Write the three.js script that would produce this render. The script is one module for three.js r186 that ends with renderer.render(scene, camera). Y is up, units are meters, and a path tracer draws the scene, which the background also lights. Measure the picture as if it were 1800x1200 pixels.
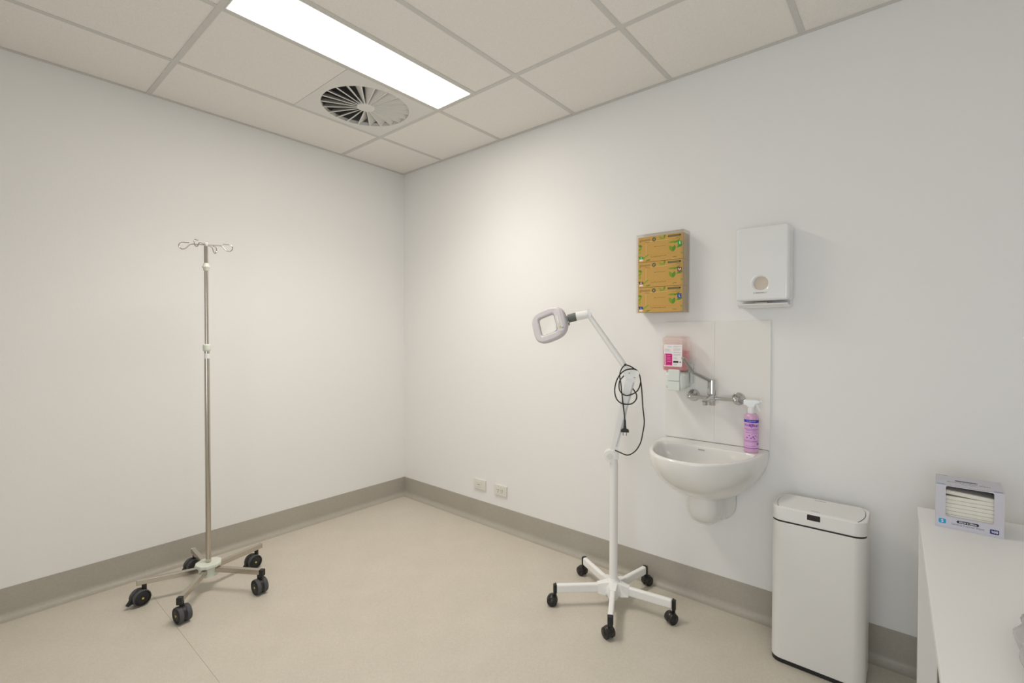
import * as THREE from 'three';
import { RoundedBoxGeometry } from 'three/addons/geometries/RoundedBoxGeometry.js';
import { mergeGeometries } from 'three/addons/utils/BufferGeometryUtils.js';
import { RectAreaLightUniformsLib } from 'three/addons/lights/RectAreaLightUniformsLib.js';

// ---------------------------------------------------------------- camera, light, exposure
const scene = new THREE.Scene();
scene.background = new THREE.Color().setRGB(0.72, 0.84, 1.0);          // bright overcast sky outside the window
const EYE = new THREE.Vector3(3.2905, 1.3578, 2.4785);
const FOCAL = 833.92;                                   // in pixels of the 1800 x 1200 frame
const camera = new THREE.PerspectiveCamera(2 * Math.atan(600 / FOCAL) * 180 / Math.PI, 1.5, 0.02, 50);
camera.position.copy(EYE);
camera.rotation.order = 'YXZ';
camera.rotation.set(-0.0147, 0.7017, 0.0009);
camera.updateMatrixWorld(true);

const renderer = new THREE.WebGLRenderer({ antialias: true });
renderer.toneMapping = THREE.LinearToneMapping;
renderer.toneMappingExposure = 1.08;
renderer.shadowMap.enabled = true;
RectAreaLightUniformsLib.init();

const PANEL_COLOR = new THREE.Color().setRGB(1.0, 0.935, 0.855);
const PANEL_INTENSITY = 9.5, PANEL_BEAM = 0.86;           // wide glow of the panel, and its downward beam (six points along it)
// daylight through the window in the wall behind the camera
const WIN = { x0: 2.45, x1: 3.95, y0: 0.55, y1: 1.95 };
const DAY_COLOR = new THREE.Color().setRGB(0.93, 0.96, 0.99);
const daylight = new THREE.RectAreaLight(DAY_COLOR, 2.7, WIN.x1 - WIN.x0 - 0.1, WIN.y1 - WIN.y0 - 0.1);
daylight.name = 'window_daylight'; daylight.position.set((WIN.x0 + WIN.x1) / 2, (WIN.y0 + WIN.y1) / 2, 3.385);
scene.add(daylight);

// room: corner of the two walls in view at the origin, x along the right wall, z along the left wall
const ROOM_X = 4.1, ROOM_Z = 3.4, HEIGHT = 2.7;
const GRID_X = [0.497, 1.0976, 1.6982, 2.2988, 2.8994, 3.5];
const GRID_Z = [0.572, 1.75, 2.93];

// ---------------------------------------------------------------- helpers
let seed = 7;
const rnd = () => { seed = (seed * 1664525 + 1013904223) >>> 0; return seed / 4294967296; };
const V = (x, y, z) => new THREE.Vector3(x, y, z);
function prep(g) {
  g = g.index ? g.toNonIndexed() : g;
  for (const k of Object.keys(g.attributes)) if (!['position', 'normal', 'uv'].includes(k)) g.deleteAttribute(k);
  return g;
}
function merge(list) { return list.length === 1 ? list[0] : mergeGeometries(list.map(prep)); }
function mesh(name, geo, mat, parent) {
  const m = new THREE.Mesh(Array.isArray(geo) ? merge(geo) : geo, mat);
  m.name = name; m.castShadow = m.receiveShadow = true;
  (parent || scene).add(m);
  return m;
}
function thing(name, label, category, pos = [0, 0, 0], turn = 0, group) {
  const o = new THREE.Group(); o.name = name; o.position.set(...pos); o.rotation.y = turn;
  o.userData = { label, category }; if (group) o.userData.group = group;
  scene.add(o); return o;
}
function structure(o, label, category) { o.userData = { kind: 'structure', label, category }; return o; }
const box = (w, h, d, x = 0, y = 0, z = 0, r = 0, s = 2) =>
  (r ? new RoundedBoxGeometry(w, h, d, s, r) : new THREE.BoxGeometry(w, h, d)).translate(x, y, z);
const span = (x0, x1, y0, y1, z0, z1, r = 0) => box(x1 - x0, y1 - y0, z1 - z0, (x0 + x1) / 2, (y0 + y1) / 2, (z0 + z1) / 2, r);
const cyl = (r0, r1, h, x = 0, y = 0, z = 0, n = 24) => new THREE.CylinderGeometry(r1, r0, h, n).translate(x, y, z);   // r0 bottom, r1 top
function rod(a, b, r0, r1 = r0, n = 20) {
  const d = b.clone().sub(a), L = d.length();
  const g = new THREE.CylinderGeometry(r1, r0, L, n).translate(0, L / 2, 0);
  g.applyQuaternion(new THREE.Quaternion().setFromUnitVectors(V(0, 1, 0), d.normalize()));
  return g.translate(a.x, a.y, a.z);
}
const lathe = (pts, n = 32) => new THREE.LatheGeometry(pts.map(([r, y]) => new THREE.Vector2(r, y)), n);
function sweep(pts, r, seg = 60, n = 8, closed = false, tension = 0.5) {
  return new THREE.TubeGeometry(new THREE.CatmullRomCurve3(pts, closed, 'centripetal', tension), seg, r, n, closed);
}
function rrect(w, h, r, cx = 0, cy = 0, C = THREE.Shape) {
  const s = new C(), x0 = cx - w / 2, x1 = cx + w / 2, y0 = cy - h / 2, y1 = cy + h / 2;
  s.moveTo(x0 + r, y0); s.lineTo(x1 - r, y0); s.absarc(x1 - r, y0 + r, r, -Math.PI / 2, 0, false);
  s.lineTo(x1, y1 - r); s.absarc(x1 - r, y1 - r, r, 0, Math.PI / 2, false);
  s.lineTo(x0 + r, y1); s.absarc(x0 + r, y1 - r, r, Math.PI / 2, Math.PI, false);
  s.lineTo(x0, y0 + r); s.absarc(x0 + r, y0 + r, r, Math.PI, 1.5 * Math.PI, false);
  return s;
}
function circ(cx, cy, r, C = THREE.Shape) { const s = new C(); s.absarc(cx, cy, r, 0, Math.PI * 2, true); return s; }
const extrude = (shape, depth, bevel = 0, seg = 3, curve = 12) => new THREE.ExtrudeGeometry(shape, {
  depth, bevelEnabled: bevel > 0, bevelThickness: bevel, bevelSize: bevel, bevelOffset: -bevel, bevelSegments: seg, curveSegments: curve });
// upright prism: a plan shape (x, -z) raised from y0 to y1
function raise(shape, y0, y1, bevel = 0) {
  const g = extrude(shape, y1 - y0 - 2 * bevel, bevel, 3, 16);
  return g.rotateX(-Math.PI / 2).translate(0, y0 + bevel, 0);
}
function hexa(p) {                                       // p: 8 corners, 0-3 one face, 4-7 the face opposite
  const f = [[0, 1, 2, 3], [7, 6, 5, 4], [4, 5, 1, 0], [5, 6, 2, 1], [6, 7, 3, 2], [7, 4, 0, 3]], pos = [], uv = [];
  const c = p.reduce((a, b) => a.clone().add(b)).multiplyScalar(1 / 8);
  for (let q of f) {
    const n = p[q[1]].clone().sub(p[q[0]]).cross(p[q[2]].clone().sub(p[q[0]]));
    const m = p[q[0]].clone().add(p[q[2]]).multiplyScalar(0.5).sub(c);
    if (n.dot(m) < 0) q = [...q].reverse();
    for (const k of [0, 1, 2, 0, 2, 3]) { pos.push(...p[q[k]].toArray()); uv.push(k === 1 || k === 2 ? 1 : 0, k >= 2 ? 1 : 0); }
  }
  const g = new THREE.BufferGeometry();
  g.setAttribute('position', new THREE.Float32BufferAttribute(pos, 3));
  g.setAttribute('uv', new THREE.Float32BufferAttribute(uv, 2));
  g.computeVertexNormals(); return g;
}
// rows of closed loops (arrays of Vector3) joined into one smooth skin
function skin(rows, capStart = false, capEnd = false) {
  const n = rows[0].length, pos = [], idx = [], uv = [];
  rows.forEach((r, j) => r.forEach((v, i) => { pos.push(v.x, v.y, v.z); uv.push(i / n, j / rows.length); }));
  for (let j = 0; j + 1 < rows.length; j++) for (let i = 0; i < n; i++) {
    const a = j * n + i, b = j * n + (i + 1) % n, c = a + n, d = b + n;
    idx.push(a, b, d, a, d, c);
  }
  const cap = (j, flip) => {
    const c = rows[j].reduce((s, v) => s.add(v), V(0, 0, 0)).multiplyScalar(1 / n), k = pos.length / 3;
    pos.push(c.x, c.y, c.z); uv.push(0.5, 0.5);
    for (let i = 0; i < n; i++) { const a = j * n + i, b = j * n + (i + 1) % n; flip ? idx.push(k, b, a) : idx.push(k, a, b); }
  };
  if (capStart) cap(0, true);
  if (capEnd) cap(rows.length - 1, false);
  const g = new THREE.BufferGeometry();
  g.setAttribute('position', new THREE.Float32BufferAttribute(pos, 3));
  g.setAttribute('uv', new THREE.Float32BufferAttribute(uv, 2));
  g.setIndex(idx); g.computeVertexNormals(); return g;
}
function metric(g) {                                     // uv in metres, from the main direction of each face
  g = prep(g);
  const p = g.attributes.position, n = g.attributes.normal, uv = new Float32Array(p.count * 2);
  for (let i = 0; i < p.count; i++) {
    const a = Math.abs(n.getX(i)), b = Math.abs(n.getY(i)), c = Math.abs(n.getZ(i));
    if (b >= a && b >= c) { uv[2 * i] = p.getX(i); uv[2 * i + 1] = p.getZ(i); }
    else if (a >= c) { uv[2 * i] = p.getZ(i); uv[2 * i + 1] = p.getY(i); }
    else { uv[2 * i] = p.getX(i); uv[2 * i + 1] = p.getY(i); }
  }
  g.setAttribute('uv', new THREE.BufferAttribute(uv, 2)); return g;
}
// a pixel of the 1800 x 1200 frame as a direction, and where that meets an upright plane
const sight = (px, py) => V((px - 900) / FOCAL, -(py - 600) / FOCAL, -1).applyQuaternion(camera.quaternion);
function onPlane(px, py, point, normal) {
  const d = sight(px, py);
  return EYE.clone().addScaledVector(d, point.clone().sub(EYE).dot(normal) / d.dot(normal));
}
const atZ = (px, py, z) => onPlane(px, py, V(0, 0, z), V(0, 0, 1));

// ---------------------------------------------------------------- textures and materials
function noiseTexture(size, fn, { color = false, repeat = 1 } = {}) {
  const d = new Uint8Array(size * size * 4);
  for (let y = 0; y < size; y++) for (let x = 0; x < size; x++) {
    const v = fn(x, y), k = (y * size + x) * 4;
    for (let c = 0; c < 3; c++) d[k + c] = Math.max(0, Math.min(255, Array.isArray(v) ? v[c] : v));
    d[k + 3] = 255;
  }
  const t = new THREE.DataTexture(d, size, size);
  t.wrapS = t.wrapT = THREE.RepeatWrapping; t.magFilter = THREE.LinearFilter; t.minFilter = THREE.LinearMipmapLinearFilter;
  t.generateMipmaps = true; t.repeat.set(repeat, repeat);
  if (color) t.colorSpace = THREE.SRGBColorSpace;
  t.needsUpdate = true; return t;
}
function valueNoise(n) {                                 // tileable lattice noise on n x n cells
  const g = Array.from({ length: n * n }, rnd), s = (t) => t * t * (3 - 2 * t);
  return (u, v) => {
    const x = u * n, y = v * n, i = Math.floor(x), j = Math.floor(y), a = s(x - i), b = s(y - j);
    const q = (p, r) => g[((r % n) + n) % n * n + ((p % n) + n) % n];
    return (q(i, j) * (1 - a) + q(i + 1, j) * a) * (1 - b) + (q(i, j + 1) * (1 - a) + q(i + 1, j + 1) * a) * b;
  };
}
const n8 = valueNoise(8), n32 = valueNoise(32), n96 = valueNoise(96), n256 = valueNoise(256);
const vinylMap = noiseTexture(1024, (x, y) => {
  const u = x / 1024, v = y / 1024, k = (n256(u, v) - 0.5) * 9 + (n96(u, v) - 0.5) * 4 + (n8(u, v) - 0.5) * 4 + (rnd() - 0.5) * 9;
  return [205 + k, 198 + k, 184 + k];
}, { color: true, repeat: 1.25 });
const paintBump = noiseTexture(512, (x, y) => 128 + (n96(x / 512, y / 512) - 0.5) * 120 + (n32(x / 512, y / 512) - 0.5) * 60, { repeat: 2 });
const tileMap = noiseTexture(512, (x, y) => {
  const k = (n256(x / 512, y / 512) - 0.5) * 12 + (rnd() - 0.5) * 10; return [243 + k, 239 + k, 232 + k];
}, { color: true, repeat: 2 });
const brushMap = noiseTexture(256, (x, y) => 150 + (n96(x / 256, Math.floor(y / 64) * 0.1) - 0.5) * 60, {});

const std = (o) => new THREE.MeshStandardMaterial(o);
const phys = (o) => new THREE.MeshPhysicalMaterial(o);
const rgb = (r, g, b) => new THREE.Color().setRGB(r, g, b);
const M = {
  wall: std({ color: rgb(0.87, 0.865, 0.85), roughness: 0.62, bumpMap: paintBump, bumpScale: 0.0003 }),
  vinyl: std({ map: vinylMap, roughness: 0.48 }),
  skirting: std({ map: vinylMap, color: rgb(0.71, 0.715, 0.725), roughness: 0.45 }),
  tile: std({ map: tileMap, roughness: 0.95 }),
  bar: std({ color: rgb(0.66, 0.645, 0.61), roughness: 0.5 }),
  plate: std({ color: rgb(0.80, 0.785, 0.745), roughness: 0.5 }),
  plenum: std({ color: rgb(0.58, 0.585, 0.59), roughness: 0.45, metalness: 1 }),
  slab: std({ color: rgb(0.46, 0.45, 0.43), roughness: 0.9 }),
  glow: std({ color: 0xffffff, emissive: PANEL_COLOR, emissiveIntensity: 3, roughness: 0.6 }),
  steel: std({ color: rgb(0.54, 0.50, 0.44), metalness: 1, roughness: 0.3, roughnessMap: brushMap }),
  chrome: std({ color: rgb(0.60, 0.60, 0.60), metalness: 1, roughness: 0.08 }),
  satin: std({ color: rgb(0.42, 0.415, 0.40), metalness: 1, roughness: 0.28 }),
  hub: std({ color: rgb(0.72, 0.75, 0.66), roughness: 0.5 }),
  black: std({ color: rgb(0.012, 0.012, 0.013), roughness: 0.45 }),
  hood: std({ color: rgb(0.016, 0.015, 0.015), roughness: 0.3 }),
  tyre: std({ color: rgb(0.075, 0.077, 0.082), roughness: 0.7 }),
  brass: std({ color: rgb(0.62, 0.5, 0.12), roughness: 0.4 }),
  enamel: phys({ color: rgb(0.91, 0.905, 0.88), roughness: 0.35, clearcoat: 0.3, clearcoatRoughness: 0.2 }),
  lampGrey: std({ color: rgb(0.61, 0.585, 0.605), roughness: 0.4 }),
  lampWhite: std({ color: rgb(0.80, 0.79, 0.755), roughness: 0.4 }),
  darkGrey: std({ color: rgb(0.13, 0.14, 0.125), roughness: 0.55 }),
  midGrey: std({ color: rgb(0.42, 0.42, 0.40), roughness: 0.5 }),
  ceramic: phys({ color: rgb(0.86, 0.85, 0.82), roughness: 0.18, clearcoat: 0.6, clearcoatRoughness: 0.08 }),
  plastic: phys({ color: rgb(0.84, 0.85, 0.845), roughness: 0.25, clearcoat: 0.6, clearcoatRoughness: 0.08 }),
  socket: std({ color: rgb(0.78, 0.77, 0.70), roughness: 0.4 }),
  splash: phys({ color: rgb(0.86, 0.845, 0.805), roughness: 0.22, clearcoat: 0.3, clearcoatRoughness: 0.1 }),
  acrylic: phys({ color: rgb(0.96, 0.96, 0.955), roughness: 0.05, transmission: 1, thickness: 0, ior: 1.49 }),
  lens: phys({ color: 0xffffff, roughness: 0.02, transmission: 1, thickness: 0.01, ior: 1.5 }),
  binPaint: phys({ color: rgb(0.80, 0.795, 0.765), roughness: 0.36, clearcoat: 0.25, clearcoatRoughness: 0.2 }),
  binLid: phys({ color: rgb(0.82, 0.815, 0.79), roughness: 0.4 }),
  sensor: std({ color: rgb(0.02, 0.008, 0.01), roughness: 0.15 }),
  towel: std({ color: rgb(0.66, 0.58, 0.49), roughness: 0.95 }),
  wipe: std({ color: rgb(0.80, 0.77, 0.69), roughness: 0.95 }),
  desk: phys({ color: rgb(0.91, 0.90, 0.875), roughness: 0.35 }),
  kraft: std({ color: rgb(0.52, 0.33, 0.10), roughness: 0.85 }),
  soapBottle: phys({ color: rgb(0.98, 0.91, 0.895), roughness: 0.3, transmission: 0.85, thickness: 0 }),
  soapLiquid: phys({ color: rgb(0.86, 0.22, 0.26), roughness: 0.3, transmission: 0.35, thickness: 0 }),
  dispenser: phys({ color: rgb(0.76, 0.80, 0.76), roughness: 0.3, clearcoat: 0.3 }),
  clearPart: phys({ color: rgb(0.92, 0.95, 0.93), roughness: 0.2, transmission: 0.6, thickness: 0 }),
  sprayLiquid: phys({ color: rgb(0.86, 0.53, 0.77), roughness: 0.2, transmission: 0.25, thickness: 0, clearcoat: 0.5 }),
  bag: phys({ color: rgb(0.80, 0.79, 0.78), roughness: 0.25, transmission: 0.6, thickness: 0, clearcoat: 0.6, clearcoatRoughness: 0.15 }),
  print: std({ color: rgb(0.12, 0.12, 0.13), roughness: 0.6 }),
};
function canvasMat(w, h, paint, extra = {}) {
  const c = document.createElement('canvas'); c.width = w; c.height = h;
  paint(c.getContext('2d'), w, h);
  const t = new THREE.CanvasTexture(c); t.colorSpace = THREE.SRGBColorSpace; t.anisotropy = 8;
  return std({ map: t, roughness: 0.6, ...extra });
}
const sheet = (w, h) => new THREE.PlaneGeometry(w, h);

// ---------------------------------------------------------------- the room
{
  const T = 0.12;
  const floor = new THREE.Group(); floor.name = 'floor'; scene.add(floor);
  structure(floor, 'warm grey speckled sheet vinyl floor with a welded seam', 'floor');
  mesh('floor_slab', span(-T, ROOM_X + T, -0.12, -0.0015, -T, ROOM_Z + T), M.slab, floor);
  const SEAM = 1.816;
  mesh('vinyl_sheet', metric(span(0, ROOM_X, -0.0015, 0, 0, SEAM - 0.0005)), M.vinyl, floor);
  mesh('vinyl_sheet', metric(span(0, ROOM_X, -0.0015, 0, SEAM + 0.0005, ROOM_Z)), M.vinyl, floor);

  structure(mesh('wall_left', metric(span(-T, 0, 0, HEIGHT + 0.4, -T, ROOM_Z + T)), M.wall), 'plain white painted wall behind the steel drip stand', 'wall');
  structure(mesh('wall_right', metric(span(0, ROOM_X + T, 0, HEIGHT + 0.4, -T, 0)), M.wall), 'plain white painted wall carrying the basin and dispensers', 'wall');
  structure(mesh('wall_side', metric(span(ROOM_X, ROOM_X + T, 0, HEIGHT + 0.4, 0, ROOM_Z + T)), M.wall), 'white painted wall beside the desk', 'wall');
  structure(mesh('wall_back', [span(0, WIN.x0, 0, HEIGHT + 0.4, ROOM_Z, ROOM_Z + T), span(WIN.x1, ROOM_X, 0, HEIGHT + 0.4, ROOM_Z, ROOM_Z + T),
    span(WIN.x0, WIN.x1, 0, WIN.y0, ROOM_Z, ROOM_Z + T), span(WIN.x0, WIN.x1, WIN.y1, HEIGHT + 0.4, ROOM_Z, ROOM_Z + T)].map(metric), M.wall), 'white painted wall with the window, opposite the basin', 'wall');
  const win = new THREE.Group(); win.name = 'window_1'; scene.add(win); structure(win, 'white framed window opposite the basin', 'window');
  const ww = WIN.x1 - WIN.x0, wh = WIN.y1 - WIN.y0, wf = rrect(ww, wh, 0.002); wf.holes.push(rrect(ww - 0.1, wh - 0.1, 0.002, 0, 0, THREE.Path));
  mesh('window_frame', extrude(wf, 0.06).translate((WIN.x0 + WIN.x1) / 2, (WIN.y0 + WIN.y1) / 2, ROOM_Z + 0.03), M.plate, win);
  mesh('pane', span(WIN.x0 + 0.05, WIN.x1 - 0.05, WIN.y0 + 0.05, WIN.y1 - 0.05, ROOM_Z + 0.055, ROOM_Z + 0.061), M.acrylic, win);

  // coved vinyl skirting: flat face, then a hollow curve onto the floor
  const prof = new THREE.Shape(), prof2 = new THREE.Shape(); const R = 0.034, t = 0.003, pp = [];
  pp.push([0, 0.15], [t, 0.15], [t, R + 0.001]);
  for (let k = 1; k <= 10; k++) { const a = Math.PI + (Math.PI / 2) * k / 10; pp.push([t + R + R * Math.cos(a), 0.001 + R + R * Math.sin(a)]); }
  pp.push([t + R + 0.004, 0], [0, 0]);
  pp.forEach(([x, y], k) => { k ? prof.lineTo(x, y) : prof.moveTo(x, y); k ? prof2.lineTo(-x, y) : prof2.moveTo(-x, y); });
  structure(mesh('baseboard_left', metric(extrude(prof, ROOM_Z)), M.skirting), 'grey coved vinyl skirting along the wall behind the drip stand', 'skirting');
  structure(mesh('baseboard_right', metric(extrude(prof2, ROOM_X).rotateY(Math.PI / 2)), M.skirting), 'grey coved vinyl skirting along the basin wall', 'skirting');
}
{
  const ceiling = new THREE.Group(); ceiling.name = 'ceiling'; scene.add(ceiling);
  structure(ceiling, 'suspended ceiling of pale tiles in an exposed grid', 'ceiling');
  structure(mesh('ceiling_001', span(-0.12, ROOM_X + 0.12, 3.1, 3.2, -0.12, ROOM_Z + 0.12), M.slab), 'concrete slab above the suspended ceiling', 'ceiling');
  const xs = [0, ...GRID_X, ROOM_X], zs = [0, ...GRID_Z, ROOM_Z], H = HEIGHT, bw = 0.012;
  const tile = (x0, x1, z0, z1) => mesh('ceiling_tile', metric(span(x0, x1, H + 0.003, H + 0.018, z0, z1)), M.tile, ceiling);
  for (let i = 0; i + 1 < xs.length; i++) for (let j = 0; j + 1 < zs.length; j++) {
    const x0 = xs[i] + 0.008, x1 = xs[i + 1] - 0.008, z0 = zs[j] + 0.008, z1 = zs[j + 1] - 0.008;
    if (i === 1 && j === 1) { tile(x0, x1, zs[1] + 0.5945, z1); continue; }              // beside the air diffuser
    if (i === 2 && j === 1) { tile(xs[2] + 0.308, x1, z0, z1); continue; }              // beside the light
    tile(x0, x1, z0, z1);
  }
  for (const z of GRID_Z) mesh('grid_bar', span(0, ROOM_X, H, H + 0.003, z - bw, z + bw), M.bar, ceiling);
  for (const x of GRID_X) for (let j = 0; j + 1 < zs.length; j++)
    mesh('grid_bar', span(x - bw, x + bw, H, H + 0.003, zs[j] + (j ? bw : 0), zs[j + 1] - (j + 2 < zs.length ? bw : 0)), M.bar, ceiling);
  mesh('grid_bar', span(GRID_X[1] + 0.3 - 0.002, GRID_X[1] + 0.3 + 0.022, H, H + 0.003, GRID_Z[0] + bw, GRID_Z[1] - bw), M.bar, ceiling);
  mesh('wall_angle', span(0, 0.018, H - 0.001, H + 0.002, 0, ROOM_Z), M.bar, ceiling);
  mesh('wall_angle', span(0.018, ROOM_X, H - 0.001, H + 0.002, 0, 0.018), M.bar, ceiling);
  mesh('wall_angle', span(ROOM_X - 0.018, ROOM_X, H - 0.001, H + 0.002, 0.018, ROOM_Z), M.bar, ceiling);
  mesh('wall_angle', span(0.018, ROOM_X - 0.018, H - 0.001, H + 0.002, ROOM_Z - 0.018, ROOM_Z), M.bar, ceiling);
}
// ---------------------------------------------------------------- ceiling light
{
  const x0 = GRID_X[1] + 0.012, x1 = GRID_X[1] + 0.298, z0 = GRID_Z[0] + 0.013, z1 = GRID_Z[1] - 0.013, y = HEIGHT;
  const L = thing('ceiling_light', 'long bright rectangular light panel set in the ceiling grid', 'light', [(x0 + x1) / 2, y, (z0 + z1) / 2]);
  const w = x1 - x0, d = z1 - z0;
  const fr = rrect(w, d, 0.002); fr.holes.push(rrect(w - 0.012, d - 0.012, 0.002, 0, 0, THREE.Path));
  mesh('frame', raise(fr, 0, 0.05), M.plate, L);
  mesh('back_tray', span(-w / 2, w / 2, 0.05, 0.06, -d / 2, d / 2), M.plate, L);
  mesh('diffuser', span(-w / 2 + 0.006, w / 2 - 0.006, 0.003, 0.008, -d / 2 + 0.006, d / 2 - 0.006), M.glow, L);
  const a = new THREE.RectAreaLight(PANEL_COLOR, PANEL_INTENSITY, w - 0.014, d - 0.014);
  a.name = 'panel_light'; a.rotation.x = -Math.PI / 2; a.position.set(0, 0.001, 0); L.add(a);
  for (let k = 0; k < 6; k++) {                            // prismatic panel: most of the light goes downwards
    const b = new THREE.SpotLight(PANEL_COLOR, PANEL_BEAM, 0, 1.2, 1, 2), z = (k - 2.5) * d / 6;
    b.name = 'panel_beam'; b.position.set(0, -0.03, z); b.target.position.set(0, -1, z); b.castShadow = true; b.shadow.radius = 4;
    L.add(b, b.target);
  }
}
// ---------------------------------------------------------------- swirl air diffuser
{
  const cx = 0.797, cz = GRID_Z[0] + 0.301, y = HEIGHT;
  const D = thing('air_diffuser', 'square ceiling air diffuser with a round swirl of fixed radial blades', 'air vent', [cx, y, cz]);
  const RO = 0.25, RI = 0.052, N = 22;
  const s = rrect(0.585, 0.585, 0.002); s.holes.push(circ(0, 0, RO, THREE.Path));
  mesh('face_plate', raise(s, 0.001, 0.004), M.plate, D);
  mesh('plenum', [new THREE.CylinderGeometry(RO + 0.012, RO + 0.012, 0.36, 48, 1, true).translate(0, 0.185, 0), cyl(RO + 0.012, RO + 0.012, 0.004, 0, 0.366, 0, 48)], Object.assign(M.plenum, { side: THREE.DoubleSide }), D);
  mesh('collar', new THREE.CylinderGeometry(RO + 0.001, RO + 0.001, 0.02, 64, 1, true).translate(0, 0.012, 0), Object.assign(M.plate.clone(), { side: THREE.DoubleSide }), D);
  mesh('hub', lathe([[0, -0.0005], [RI - 0.004, 0.0], [RI, 0.002], [RI, 0.05], [0, 0.05]], 36), M.plate, D);
  for (let k = 0; k < N; k++) {
    const th = (k + 0.35) / N * Math.PI * 2, e = V(Math.cos(th), 0, Math.sin(th)), t = V(-Math.sin(th), 0, Math.cos(th));
    const P = (r, o, h) => e.clone().multiplyScalar(r).addScaledVector(t, o).add(V(0, h, 0));
    const rise = (r, f) => r * (Math.PI * 2 / N) * f;
    const a = RI - 0.006, b = RO + 0.0005, w0 = 0.0022, w1 = 0.0042;
    const lip = hexa([P(a, -w0, 0.001), P(b, -w1, 0.001), P(b, w1, 0.001), P(a, w0, 0.001), P(a, -w0, 0.003), P(b, -w1, 0.003), P(b, w1, 0.003), P(a, w0, 0.003)]);
    const va = 0.7, vane = hexa([P(a, 0, 0.002), P(b, 0, 0.002), P(b, 0.0025, 0.002), P(a, 0.0015, 0.002),
      P(a, rise(a, va), 0.012), P(b - 0.003, rise(b, va), 0.046), P(b - 0.003, rise(b, va) + 0.0025, 0.046), P(a, rise(a, va) + 0.0015, 0.012)]);
    mesh('blade', [lip, vane], M.plate, D);
  }
}
// ---------------------------------------------------------------- steel drip stand
function casterWheel(parent, r, w, axis, at) {            // one wheel: tyre, disc with a round centre cap; axis points outwards
  const q = new THREE.Quaternion().setFromUnitVectors(V(0, 1, 0), axis);
  const put = (g) => g.applyQuaternion(q).translate(at.x, at.y, at.z);
  const tyre = lathe([[r * 0.72, -w / 2], [r * 0.9, -w / 2], [r * 0.985, -w * 0.28], [r, 0], [r * 0.99, w * 0.3], [r * 0.95, w / 2], [r * 0.9, w / 2], [r * 0.87, w * 0.4]], 32);
  const t = mesh('wheel', put(tyre), M.tyre, parent);
  mesh('wheel_disc', put(lathe([[0, -w * 0.45], [r * 0.88, -w * 0.45], [r * 0.88, w * 0.42], [r * 0.3, w * 0.5], [0, w * 0.5]], 28)), M.black, t);
  mesh('wheel_cap', put(lathe([[0, w * 0.5], [r * 0.13, w * 0.5], [r * 0.13, w * 0.58], [r * 0.06, w * 0.6], [0, w * 0.56]], 16)), M.brass, t);
}
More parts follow.
